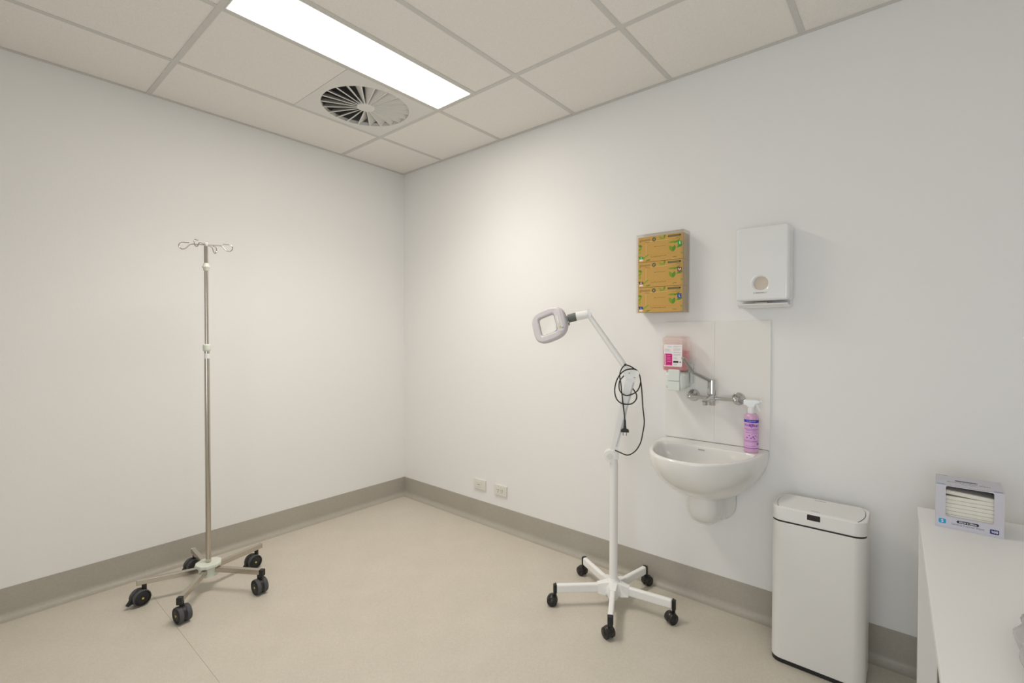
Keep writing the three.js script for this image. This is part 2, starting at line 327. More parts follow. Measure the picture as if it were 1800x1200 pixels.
{
  const S = thing('drip_stand', 'stainless steel drip stand on five black castors with four hooks', 'drip stand', [0.436, 0, 1.604]);
  const Y = 0.112;                                         // centre of the legs
  const legs = [39, 111, 183, -104, -33].map((a) => a * Math.PI / 180);
  // hub: a ten-sided cap over a five-armed block
  const hubPlan = new THREE.Shape();
  for (let k = 0; k < 5; k++) for (const o of [-0.24, 0.24]) {
    const a = -legs[0] + k * Math.PI * 2 / 5 + o, r = 0.062; k + (o > 0) ? hubPlan.lineTo(r * Math.cos(a), r * Math.sin(a)) : hubPlan.moveTo(r * Math.cos(a), r * Math.sin(a));
  }
  hubPlan.closePath();
  mesh('hub', [raise(hubPlan, 0.128, 0.146, 0.004), cyl(0.048, 0.048, 0.05, 0, 0.105, 0, 10)], M.hub, S);
  const caster = (i, a) => {
    const e = V(Math.cos(a), 0, Math.sin(a)), L = 0.303;
    const leg = mesh('leg', box(L - 0.035, 0.026, 0.022, (L + 0.035) / 2, Y, 0, 0.002).rotateY(-a), M.steel, S);
    const cap = mesh('end_cap', box(0.004, 0.027, 0.023, L + 0.001, Y, 0, 0.0015).rotateY(-a), i === 0 || i === 4 ? M.black : M.steel, leg);
    const c = new THREE.Group(); c.name = 'castor'; S.add(c);
    const r = 0.0395, w = 0.021;
    // outward direction of the disc that faces the room
    const swivel = [80, -12, -8, -10, 84][i] * Math.PI / 180, ax = V(Math.cos(swivel), 0, Math.sin(swivel)), tr = V(-ax.z, 0, ax.x);
    const stem = e.clone().multiplyScalar(L - [0.012, 0.028, 0.03, 0.028, 0.012][i]), off = [0.016, 0.018, 0.012, 0.02, 0.012][i];
    const hub = stem.clone().addScaledVector(tr, i === 0 || i === 4 ? -off * 0.4 : off); hub.y = r;
    for (const sd of [1, -1]) casterWheel(c, r, w, ax.clone().multiplyScalar(sd), hub.clone().addScaledVector(ax, sd * 0.0165));
    const q = new THREE.Quaternion().setFromUnitVectors(V(0, 0, 1), ax);
    const hood = new THREE.Shape(); hood.absarc(0, 0, r * 0.93, -0.5, Math.PI + 0.25, false); hood.lineTo(-r * 0.5, -r * 0.15); hood.lineTo(r * 0.5, -r * 0.15); hood.closePath();
    const parts = [extrude(hood, 0.012, 0.001).translate(0, 0, -0.006).applyQuaternion(q).translate(hub.x, hub.y, hub.z),
      rod(V(stem.x, 0.055, stem.z), V(stem.x, Y - 0.012, stem.z), 0.0105), rod(hub.clone().addScaledVector(ax, -0.02), hub.clone().addScaledVector(ax, 0.02), 0.006)];
    if (i === 0 || i === 4) parts.push(box(0.022, 0.034, 0.024, L + 0.004, Y - 0.004, 0, 0.002).rotateY(-a));
    mesh('fork', parts, M.black, c);
    if (i >= 1 && i <= 3) {                                // brake lever
      const lever = new THREE.Shape(); [[0.01, r * 0.98], [0.034, r * 0.4], [0.06, -r * 0.45], [0.053, -r * 0.55], [0.026, -r * 0.35], [0.0, r * 0.6]].forEach(([a, b], k) => k ? lever.lineTo(-a, b) : lever.moveTo(-a, b)); lever.closePath();
      const g = extrude(lever, 0.016, 0.001).translate(0, 0, -0.008).applyQuaternion(q);
      mesh('brake_lever', g.translate(hub.x, hub.y, hub.z), M.black, c);
    }
  };
  legs.forEach((a, i) => caster(i, a));
  mesh('lower_pole', cyl(0.0127, 0.0127, 1.14, 0, 0.72, 0, 28), M.steel, S);
  mesh('collar', lathe([[0.0127, 1.268], [0.0175, 1.27], [0.0185, 1.278], [0.0185, 1.298], [0.017, 1.304], [0.0095, 1.306]], 28), M.hub, S);
  mesh('sticker', new THREE.CylinderGeometry(0.0131, 0.0131, 0.026, 24, 1, true, 0.2, 3.2).translate(0, 1.243, 0), Object.assign(std({ color: rgb(0.82, 0.83, 0.84), roughness: 0.5 }), { side: THREE.DoubleSide }), S);
  mesh('upper_pole', cyl(0.0095, 0.0095, 0.54, 0, 1.565, 0, 24), M.steel, S);
  mesh('upper_collar', lathe([[0.0097, 1.692], [0.0135, 1.693], [0.0145, 1.706], [0.019, 1.71], [0.019, 1.715], [0.0145, 1.718], [0.0135, 1.728], [0.0097, 1.733]], 28), M.hub, S);
  mesh('top_cap', lathe([[0, 1.843], [0.0085, 1.842], [0.0098, 1.838], [0.0098, 1.822], [0, 1.822]], 24), std({ color: rgb(0.78, 0.77, 0.74), roughness: 0.4 }), S);
  for (const deg of [40, 122, 220, -62]) {
    const a = deg * Math.PI / 180, c = Math.cos(a), s = Math.sin(a);
    const p = [[0, 1.829], [0.04, 1.829], [0.068, 1.828], [0.078, 1.822], [0.087, 1.811], [0.098, 1.803], [0.11, 1.802], [0.119, 1.809], [0.123, 1.82], [0.119, 1.831], [0.109, 1.8365], [0.095, 1.8365], [0.078, 1.837]];
    mesh('hook', sweep(p.map(([r, y], k) => V(r * c - s * 0.0035 * Math.max(0, k - 6) / 6, y, r * s + c * 0.0035 * Math.max(0, k - 6) / 6)), 0.0027, 60, 8), M.steel, S);
  }
}
// ---------------------------------------------------------------- magnifier lamp on its rolling stand
{
  const BX = 2.148, BZ = 0.332;
  const S = thing('magnifier_lamp', 'white magnifying lamp with folding arm on a five-legged rolling stand', 'lamp', [BX, 0, BZ]);
  const legs = [137, 64.5, -8.5, -80, -151].map((a) => a * Math.PI / 180);
  // hub with five flared sockets
  const hub = [lathe([[0, 0.052], [0.05, 0.052], [0.052, 0.07], [0.046, 0.095], [0.036, 0.112], [0.028, 0.122], [0.0245, 0.126], [0, 0.126]], 40)];
  for (const a of legs) {
    const T = (r, o, y) => V(r, y, o).applyAxisAngle(V(0, 1, 0), -a);
    hub.push(hexa([T(0.015, -0.034, 0.052), T(0.015, 0.034, 0.052), T(0.015, 0.022, 0.12), T(0.015, -0.022, 0.12), T(0.082, -0.0155, 0.062), T(0.082, 0.0155, 0.062), T(0.082, 0.0135, 0.109), T(0.082, -0.0135, 0.109)]));
  }
  mesh('hub', hub, M.enamel, S);
  mesh('pole_ring', lathe([[0.0205, 0.122], [0.025, 0.122], [0.025, 0.128], [0.0215, 0.131], [0.0205, 0.131]], 32), M.enamel, S);
  legs.forEach((a, i) => {
    const L = [0.29, 0.285, 0.29, 0.268, 0.292][i];
    const leg = mesh('leg', box(L - 0.075, 0.044, 0.0255, (L + 0.075) / 2, 0.086, 0, 0.009, 4).rotateY(-a), M.enamel, S);
    mesh('end_cap', box(0.006, 0.046, 0.0265, L + 0.002, 0.0855, 0, 0.0029, 3).rotateY(-a), M.black, leg);
    const c = new THREE.Group(); c.name = 'castor'; S.add(c);
    const sw = [60, 112, 30, 20, 100][i] * Math.PI / 180, ax = V(Math.cos(sw), 0, Math.sin(sw)), tr = V(-ax.z, 0, ax.x);
    const stem = V(L + 0.006, 0, 0).applyAxisAngle(V(0, 1, 0), -a), r = 0.0255;
    const hubc = stem.clone().addScaledVector(tr, [0.014, 0.014, 0.014, -0.014, 0.014][i]); hubc.y = r;
    const q = new THREE.Quaternion().setFromUnitVectors(V(0, 1, 0), ax);
    for (const sd of [-1, 1]) mesh('wheel', lathe([[0, -0.0075], [r * 0.82, -0.0075], [r, -0.004], [r, 0.004], [r * 0.86, 0.0075], [r * 0.45, 0.0085], [0, 0.007]], 24).applyQuaternion(new THREE.Quaternion().setFromUnitVectors(V(0, 1, 0), ax.clone().multiplyScalar(sd))).translate(hubc.x + ax.x * sd * 0.0155, r, hubc.z + ax.z * sd * 0.0155), M.hood, c);
    const shell = new THREE.SphereGeometry(r * 1.1, 24, 12, 0, Math.PI * 2, 0, Math.PI * 0.58).scale(1, 1, 1);
    mesh('castor_hood', [shell.translate(hubc.x, r + 0.001, hubc.z)], Object.assign(M.hood, { side: THREE.DoubleSide }), c);
    mesh('castor_stem', [rod(V(stem.x, 0.04, stem.z), V(stem.x, 0.072, stem.z), 0.0075), box(0.012, 0.05, 0.024, L + 0.009, 0.082, 0, 0.005, 3).rotateY(-a)], M.black, c);
  });
  mesh('pole', cyl(0.0205, 0.0205, 0.58, 0, 0.418, 0, 32), M.enamel, S);
  // arms lie in the upright plane that faces the room
  const base = V(BX, 0, BZ), N = V(EYE.x - BX, 0, EYE.z - BZ).normalize(), U = V(N.z, 0, -N.x);     // U: towards image right
  const at = (px, py, out = 0) => onPlane(px, py, base.clone().addScaledVector(N, out), N).sub(base);
  const turn = new THREE.Quaternion().setFromRotationMatrix(new THREE.Matrix4().makeBasis(U, V(0, 1, 0), N));
  const piv = at(1072, 800), elbow = at(1106, 655), wrist = at(1034, 552);
  mesh('knuckle', [cyl(0.0185, 0.0185, 0.05, 0, 0.722, 0, 28), cyl(0.021, 0.0205, 0.014, 0, 0.703, 0, 28),
    box(0.037, 0.05, 0.034, 0.004, 0.757, 0, 0.006, 3).applyQuaternion(turn)], M.enamel, S);
  mesh('pivot_disc', [rod(piv.clone().addScaledVector(N, -0.022), piv.clone().addScaledVector(N, 0.024), 0.03, 0.029, 32)], M.enamel, S);
  mesh('pivot_cap', [rod(piv.clone().addScaledVector(N, 0.024), piv.clone().addScaledVector(N, 0.027), 0.016, 0.0155, 24), rod(piv.clone().addScaledVector(N, 0.027), piv.clone().addScaledVector(N, 0.0278), 0.003, 0.003, 10)], M.lampWhite, S);
  // lower arm: flattened channel, slimmer at its foot
  const arm = (a, b, w0, w1, d0, d1) => {
    const dir = b.clone().sub(a).normalize(), side = dir.clone().cross(N).normalize();
    const C = (p, w, d) => [[-1, -1], [1, -1], [1, 1], [-1, 1]].map(([i, j]) => p.clone().addScaledVector(side, i * w / 2).addScaledVector(N, j * d / 2));
    return hexa([...C(a, w0, d0), ...C(b, w1, d1)]);
  };
  mesh('lower_arm', [arm(at(1078, 796, 0.001), at(1109, 662, 0.001), 0.034, 0.046, 0.024, 0.03)], M.enamel, S);
  mesh('arm_groove', arm(at(1083.5, 785, 0.0165), at(1114, 672, 0.0165), 0.006, 0.008, 0.002, 0.002), M.lampGrey, S);
  mesh('elbow_joint', [rod(elbow.clone().addScaledVector(N, -0.02), elbow.clone().addScaledVector(N, 0.021), 0.03, 0.029, 32), rod(at(1117, 657, -0.018), at(1117, 657, 0.018), 0.018, 0.018, 24)], M.enamel, S);
  mesh('elbow_screw', rod(elbow.clone().addScaledVector(N, 0.021), elbow.clone().addScaledVector(N, 0.0225), 0.0035), M.midGrey, S);
  mesh('upper_arm', [rod(elbow, wrist, 0.0165, 0.0125, 24)], M.enamel, S);
  const wr2 = at(1006, 558);
  mesh('wrist_joint', [rod(wrist.clone().addScaledVector(N, -0.014), wrist.clone().addScaledVector(N, 0.014), 0.017, 0.0165, 28),
    rod(wrist, at(1013, 556), 0.02, 0.0225, 28), rod(at(1035, 545, -0.01), at(1035, 545, 0.012), 0.007, 0.007, 14)], M.enamel, S);
  mesh('grip', rod(at(1014, 556), at(999, 560), 0.0215, 0.0215, 28), M.darkGrey, S);
  mesh('head_bracket', [rod(at(999.5, 560), at(985, 563), 0.016, 0.016, 20), rod(at(1001, 569, -0.012), at(989, 571, 0.0), 0.008, 0.008, 12)], M.midGrey, S);
  // head: a wide rounded frame round a magnifying lens
  const head = new THREE.Group(); head.name = 'lamp_head'; S.add(head);
  const hc = at(964.5, 570.5, 0.01);
  const nrm = N.clone().addScaledVector(U, -0.42).add(V(0, 0.12, 0)).normalize();
  const ux0 = at(1000, 561).sub(at(940, 578)); const ux = ux0.addScaledVector(nrm, -ux0.dot(nrm)).normalize(), uy = nrm.clone().cross(ux).normalize();
  const hq = new THREE.Matrix4().makeBasis(ux, uy, nrm).setPosition(hc);
  const outline = (f, g, C = THREE.Shape) => {            // rounded, wider at the far end
    const pts = []; for (let k = 0; k < 72; k++) { const a = k / 72 * Math.PI * 2, c = Math.cos(a), s = Math.sin(a); const e = 2 / 3.0;
      pts.push(new THREE.Vector2(Math.sign(c) * Math.abs(c) ** e * f, Math.sign(s) * Math.abs(s) ** e * g * (1 - 0.06 * c))); }
    return new C(pts);
  };
  const ringS = outline(0.098, 0.086); ringS.holes.push(rrect(0.094, 0.09, 0.012, -0.006, 0.0, THREE.Path));
  mesh('lamp_frame', extrude(ringS, 0.014, 0.012, 5, 12).translate(0, 0, -0.02).applyMatrix4(hq), M.lampGrey, head);
  mesh('lamp_back', [extrude((() => { const s = outline(0.092, 0.08); s.holes.push(rrect(0.095, 0.091, 0.012, -0.006, 0, THREE.Path)); return s; })(), 0.006, 0.002, 2).translate(0, 0, -0.028).applyMatrix4(hq)], M.midGrey, head);
  const lensR = [];
  for (const sg of [-1, 1]) for (let j = 0; j <= 6; j++) { const f = sg < 0 ? (j + 0.02) / 6 : (6 - j + 0.02) / 6; const loop = []; for (let k = 0; k < 40; k++) { const a = k / 40 * Math.PI * 2, c = Math.cos(a), s = Math.sin(a), e = 2 / 5; loop.push(V(-0.006 + Math.sign(c) * Math.abs(c) ** e * 0.0485 * f, Math.sign(s) * Math.abs(s) ** e * 0.0465 * f, -0.008 + sg * (0.0015 + 0.005 * (1 - f * f)))); } lensR.push(loop); }
  mesh('lens', skin(lensR, true, true).applyMatrix4(hq), M.lens, head);
  mesh('end_grille', box(0.011, 0.054, 0.01, 0, 0, 0, 0.003).rotateY(-0.7).translate(-0.0885, 0.0, -0.0005).applyMatrix4(hq), std({ color: rgb(0.45, 0.44, 0.36), roughness: 0.6 }), head);
  mesh('control_panel', extrude(rrect(0.034, 0.116, 0.012, 0.066, 0.0), 0.001, 0.001).translate(0, 0, 0.006).applyMatrix4(hq), std({ color: rgb(0.66, 0.63, 0.635), roughness: 0.45 }), head);
  mesh('switch_strip', extrude(rrect(0.008, 0.042, 0.003, 0.062, 0.004), 0.001, 0.0005).translate(0, 0, 0.0085).applyMatrix4(hq), M.lampWhite, head);
  mesh('warning_sticker', extrude(circ(0, 0, 0.0055), 0.0008).applyMatrix4(new THREE.Matrix4().makeTranslation(0.064, -0.036, 0.0085)).applyMatrix4(hq), std({ color: rgb(0.62, 0.56, 0.08), roughness: 0.5 }), head);
  mesh('blue_sticker', extrude(rrect(0.009, 0.007, 0.001, 0.077, -0.043), 0.0008).translate(0, 0, 0.0085).applyMatrix4(hq), std({ color: rgb(0.28, 0.3, 0.5), roughness: 0.5 }), head);
  // cord wound round the elbow, plug hanging
  const P = (list) => list.map(([x, y, o]) => at(x, y, o));
  const cord = mesh('power_cord', [
    sweep(P([[1081, 791, 0.02], [1090, 795, 0.03], [1103, 799.5, 0.03], [1115, 794, 0.03], [1125, 780, 0.03], [1130, 760, 0.03], [1132.5, 742, 0.03], [1130, 715, 0.03], [1128, 685, 0.028], [1126.5, 672, 0.02], [1123, 656, -0.012], [1115, 648, -0.03], [1104, 652, -0.03], [1095, 662, -0.02], [1088.5, 672, 0.034], [1089, 685, 0.036], [1094, 692, 0.036], [1101, 695, 0.036], [1110, 693, 0.034], [1119, 688, 0.03], [1124, 680, 0.02], [1126, 672, 0.004]]), 0.0031, 220, 8),
    sweep(P([[1117, 649.5, 0.02], [1108, 643.5, 0.034], [1099.5, 641.5, 0.036], [1094, 646, 0.036], [1089.5, 658, 0.036], [1091.5, 675, 0.037], [1094, 700, 0.037], [1097, 725, 0.035], [1098.5, 738, 0.035]]), 0.0031, 120, 8),
    sweep(P([[1116, 648.5, 0.03], [1107, 648.5, 0.037], [1098, 651, 0.039], [1090, 658, 0.039], [1083.5, 670, 0.037], [1080.5, 687, 0.036], [1084, 701, 0.037], [1091, 708, 0.038], [1101, 710.5, 0.038], [1111, 709, 0.038], [1118, 702, 0.036], [1119, 694, 0.036], [1116, 688, 0.034], [1112.5, 683, 0.024]]), 0.0031, 160, 8),
    rod(at(1099, 641, 0.028), at(1099, 641, 0.044), 0.006)], M.black, S);
  const pt = at(1098.5, 738, 0.035), plugT = (g) => g.applyQuaternion(turn).translate(pt.x, pt.y, pt.z);
  const plugShape = new THREE.Shape(); [[-0.006, -0.03], [-0.0075, -0.036], [-0.005, -0.04], [-0.017, -0.046], [-0.0195, -0.05], [-0.0195, -0.06], [0.0195, -0.06], [0.0195, -0.05], [0.017, -0.046], [0.005, -0.04], [0.0075, -0.036], [0.006, -0.03], [0.0045, 0], [-0.0045, 0]].forEach(([x, y], k) => k ? plugShape.lineTo(x, y) : plugShape.moveTo(x, y));
  mesh('plug', plugT(extrude(plugShape, 0.012, 0.0015).translate(0, 0, -0.006)), M.black, cord);
  for (const x of [-0.0075, 0.0075]) mesh('plug_pin', plugT(box(0.0055, 0.018, 0.0018, x, -0.068, 0)), M.chrome, cord);
}
// ---------------------------------------------------------------- wall sockets
function wallPlate(name, label, x, y, detail) {
  const s = thing(name, label, 'wall socket', [x, y, 0]);
  mesh('face_plate', extrude(rrect(0.115, 0.072, 0.004), 0.008, 0.002).translate(0, 0, 0.002), M.socket, s);
  detail(s);
}
wallPlate('data_outlet', 'white wall plate with a shuttered data socket above the skirting', 0.897, 0.27, (s) => {
  mesh('insert', extrude(rrect(0.05, 0.04, 0.003), 0.002, 0.0008).translate(-0.012, 0.002, 0.012), M.socket, s);
  mesh('shutter', box(0.022, 0.006, 0.002, -0.006, -0.001, 0.0145), M.midGrey, s);
});
wallPlate('power_outlet', 'white double power outlet plate with two dark plug holes', 1.098, 0.268, (s) => {
  for (const x of [-0.018, 0.018]) {
    const f = mesh('socket_face', extrude(rrect(0.03, 0.036, 0.004, x, -0.004), 0.001, 0.0006).translate(0, 0, 0.012), M.socket, s);
    for (const [dx, dy, r] of [[-0.007, 0.004, 0.5], [0.007, 0.004, -0.5], [0, -0.01, 0]]) mesh('pin_slot', box(0.0028, 0.0075, 0.001, 0, 0, 0).rotateZ(r).translate(x + dx, -0.001 + dy, 0.0144), M.black, f);
    mesh('switch', box(0.01, 0.008, 0.004, x, 0.022, 0.013, 0.001), M.socket, s);
  }
});
// ---------------------------------------------------------------- splashback
{
  const S = thing('splashback', 'cream glossy two-panel splashback above the basin', 'splashback', [2.532, 0.817, 0]);
  for (const [a, b] of [[-0.252, -0.0002], [0.0002, 0.252]]) mesh('panel', span(a, b, 0, 0.608, 0, 0.008, 0.0005), M.splash, S);
}
// ---------------------------------------------------------------- basin and its trap cover
{
  const CX = 2.53, RIM = 0.815, A = 0.252, C = 0.468, n = 240, CZ = 0.25;
  const B = thing('wash_basin', 'white ceramic wall-hung wash basin with rounded front', 'basin', [CX, 0, 0]);
  const outer = (x, z) => (z < 0 ? 2 : Math.abs(x / A) ** 2.35 + (z / C) ** 2.35);
  const loopOut = (s) => Array.from({ length: n }, (_, k) => {
    const a = k / n * Math.PI * 2, dx = Math.cos(a), dz = Math.sin(a); let lo = 0, hi = 0.6;
    for (let i = 0; i < 30; i++) { const m = (lo + hi) / 2; (outer(m * dx, CZ + m * dz) > 1) ? hi = m : lo = m; }
    return V(lo * dx * s, 0, (CZ + lo * dz) * s);
  });
  const lift = (l, y, f = (v) => v) => l.map((v) => { const q = f(v.clone()); q.y = y; return q; });
  const rows = [], depth = 0.25;
  for (let j = 0; j <= 22; j++) { const t = j / 22, y = RIM - 0.01 - depth * (1 - t) ** 1.35, h = (RIM - 0.01 - y) / depth; rows.push(lift(loopOut(Math.max(0.02, (1 - h ** 1.9) ** 0.52)), y)); }
  const shrink = (d) => (v) => { const l = Math.hypot(v.x, v.z - CZ); const k = (l - d) / l; v.x *= k; v.z = CZ + (v.z - CZ) * k; if (v.z < 0) v.z = 0; return v; };
  const o = loopOut(1);
  rows.push(lift(o, RIM - 0.006, shrink(0.0008)), lift(o, RIM - 0.003, shrink(0.003)), lift(o, RIM - 0.001, shrink(0.0065)), lift(o, RIM, shrink(0.013)));
  const inner = (f, dz = 0) => o.map((v) => {              // follows the front, stops short of the ledge at the wall
    const l = Math.hypot(v.x, v.z - CZ), ux = v.x / l, uz = (v.z - CZ) / l, r1 = l - 0.02, r2 = uz < -0.01 ? 0.13 / -uz : 9;
    const r = (r1 ** -7 + r2 ** -7) ** (-1 / 7) * f;
    return V(ux * r, 0, CZ + 0.004 + dz + uz * r);
  });
  rows.push(lift(inner(1.02), RIM), lift(inner(1.0), RIM - 0.002), lift(inner(0.98), RIM - 0.008));
  for (let j = 1; j <= 10; j++) { const t = j / 10; rows.push(lift(inner((1 - t ** 2.6) ** 0.5 * 0.88 + 0.07 * (1 - t) + 0.03, -0.02 * t), RIM - 0.008 - 0.135 * t)); }
  mesh('bowl', skin(rows, true, true), M.ceramic, B);
  mesh('drain', lathe([[0, 0.003], [0.02, 0.003], [0.024, 0.001], [0.024, 0], [0, 0]], 28).translate(0, RIM - 0.143, 0.234), M.chrome, B);
  mesh('maker_mark', box(0.03, 0.005, 0.002, -0.02, RIM - 0.017, 0.1275), M.midGrey, B);  // small grey brand mark on the inner back wall, not an overflow opening

  const T = B;
  const plan = [[0.118, 0], [0.117, 0.012], [0.102, 0.03], [0.088, 0.05], [0.084, 0.08], [0.082, 0.11], [0.075, 0.145], [0.058, 0.172], [0.03, 0.186]];
  const full = [...plan.map(([x, z]) => [x, z]), [0, 0.189], ...plan.slice().reverse().map(([x, z]) => [-x, z]), [-0.06, 0], [0, 0], [0.06, 0]];
  const rs = []; const top = 0.64, bot = 0.425;
  for (let j = 0; j <= 18; j++) { const t = j / 18, y = bot + (top - bot) * t ** 1.6, h = Math.max(0, 1 - (y - bot) / 0.11); const s = (1 - h ** 2.4) ** 0.5; rs.push(full.map(([x, z]) => V(x * Math.max(s, 0.05), y, z * (0.35 + 0.65 * s)))); }
  mesh('trap_cover', skin(rs.map((r) => r.slice().reverse()), true, true).translate(-0.01, 0, 0), M.ceramic, T);
}
// ---------------------------------------------------------------- wall tap with an elbow lever
{
  const S = thing('wall_tap', 'chrome wall-mounted mixer tap with long elbow lever', 'tap', [0, 0, 0]);
  const y = 1.047, zb = 0.068, z0 = 0.008, xl = 2.432, xr = 2.647, xc = 2.54;
  const toZ = (g, x, yy, z) => g.rotateX(Math.PI / 2).translate(x, yy, z);
  for (const x of [xl, xr]) {
    mesh('wall_flange', toZ(lathe([[0.031, 0], [0.0315, 0.006], [0.029, 0.013], [0.022, 0.021], [0.013, 0.026], [0.012, 0.034], [0, 0.034]], 36), x, y, z0), M.chrome, S);
    mesh('union_nut', [toZ(cyl(0.0165, 0.0165, 0.026, 0, 0, 0, 8), x, y, 0.05), toZ(cyl(0.0125, 0.0125, 0.03, 0, 0, 0, 24), x, y, 0.066), new THREE.SphereGeometry(0.0145, 24, 16).translate(x, y, zb + 0.004)], M.chrome, S);
  }
  mesh('cross_bar', rod(V(xl, y, zb + 0.004), V(xr, y, zb + 0.004), 0.0095, 0.0095, 28), M.chrome, S);
  mesh('mixer_body', lathe([[0, 1.012], [0.0155, 1.012], [0.0165, 1.014], [0.0165, 1.03], [0.0185, 1.032], [0.0195, 1.036], [0.0195, 1.134], [0.0185, 1.139], [0.0, 1.141]], 40).translate(xc, 0, zb + 0.004), M.chrome, S);
  mesh('spout', [rod(V(xc, 1.058, zb + 0.004), V(xc, 1.04, zb + 0.105), 0.015, 0.014, 28), rod(V(xc, 1.043, zb + 0.105), V(xc, 1.026, zb + 0.1), 0.012, 0.012, 24)], M.chrome, S);
  const k0 = V(xc, 1.13, zb + 0.012), k1 = atZ(1219, 654.5, 0.17), k2 = atZ(1201, 629, 0.235);
  mesh('lever', [sweep([k0, k0.clone().lerp(k1, 0.5), k1.clone().lerp(k0, 0.12), k1, k1.clone().lerp(k2, 0.12), k1.clone().lerp(k2, 0.5), k2], 0.0085, 60, 14), new THREE.SphereGeometry(0.0085, 16, 12).translate(k2.x, k2.y, k2.z)], M.satin, S);
}
// ---------------------------------------------------------------- soap dispenser
{
  const S = thing('soap_dispenser', 'wall soap dispenser holding an upturned clear bottle of pink liquid soap', 'soap dispenser', [2.362, 1.065, 0.008]);
  mesh('back_plate', extrude(rrect(0.105, 0.15, 0.012, 0.0, 0.095), 0.014, 0.003).translate(0, 0, 0.003), M.dispenser, S);
  const bottle = raise(rrect(0.126, 0.092, 0.03), 0.0, 0.178, 0.016).translate(0.0, 0.107, 0.066);
  mesh('bottle', bottle, M.soapBottle, S);
  mesh('soap_liquid', raise(rrect(0.116, 0.082, 0.026), 0.0, 0.1, 0.004).translate(0, 0.113, 0.066), M.soapLiquid, S);
  mesh('drip_tray', raise(rrect(0.106, 0.09, 0.024), 0, 0.09, 0.02).translate(0.004, 0.016, 0.062), M.dispenser, S);
  mesh('push_bar', [extrude(rrect(0.058, 0.058, 0.004, 0.008, 0.088), 0.016, 0.003).translate(0, 0, 0.1), extrude(rrect(0.06, 0.046, 0.004, 0.008, 0.034), 0.018, 0.003).translate(0, 0, 0.1)], M.dispenser, S);
  mesh('bar_hinge', box(0.058, 0.0022, 0.003, 0.008, 0.058, 0.1175), M.midGrey, S);
  const lab = canvasMat(256, 300, (g, w, h) => {
    g.fillStyle = '#f3eeee'; g.fillRect(0, 0, w, h);
    g.fillStyle = '#d10a7c'; g.beginPath(); g.moveTo(8, 124); g.lineTo(96, 124); g.quadraticCurveTo(118, 124, 118, 146); g.lineTo(118, 290); g.lineTo(8, 290); g.fill();
    g.fillStyle = '#a3085f'; g.fillRect(8, 124, 6, 166);
    g.save(); g.translate(30, 284); g.rotate(-Math.PI / 2); g.fillStyle = '#fbd7ea'; for (let q = 0; q < 10; q++) g.fillRect(2 + q * 15, -13, 10, 13); g.restore();
    g.fillStyle = '#efa6cf'; for (const [x, y, l] of [[42, 146, 56], [42, 156, 44], [42, 178, 60], [42, 188, 48], [42, 206, 62], [42, 226, 56], [42, 236, 60], [42, 280, 60]]) g.fillRect(x, y, l, 4);
    g.fillStyle = '#8fa9e0'; g.fillRect(50, 24, 58, 5);
    g.fillStyle = '#9a9798'; for (const [x, y, l] of [[14, 62, 66], [14, 72, 84], [14, 82, 60], [14, 98, 96], [134, 18, 106], [134, 30, 70], [134, 54, 104], [134, 64, 92], [134, 80, 88], [134, 106, 108], [134, 128, 98], [134, 140, 104], [134, 152, 60], [134, 174, 48], [134, 184, 52], [134, 196, 70], [134, 268, 58], [134, 278, 50]]) g.fillRect(x, y, l, 3);
    g.fillStyle = '#17161b'; g.fillRect(132, 222, 72, 26); g.fillStyle = '#55545c'; g.fillRect(146, 232, 44, 4);
    g.fillStyle = '#3f3d45'; g.fillRect(220, 232, 22, 12);
  }, { roughness: 0.4 });
  mesh('label', extrude(rrect(0.094, 0.112, 0.006), 0.0006), std({ color: rgb(0.85, 0.83, 0.83), roughness: 0.4 }), S).position.set(0.002, 0.187, 0.1118);
  mesh('label_print', sheet(0.093, 0.109), lab, S).position.set(0.002, 0.187, 0.1128);
  mesh('side_cover', raise(rrect(0.012, 0.03, 0.005), 0, 0.1, 0.003).translate(0.066, 0.045, 0.022), M.clearPart, S);
}
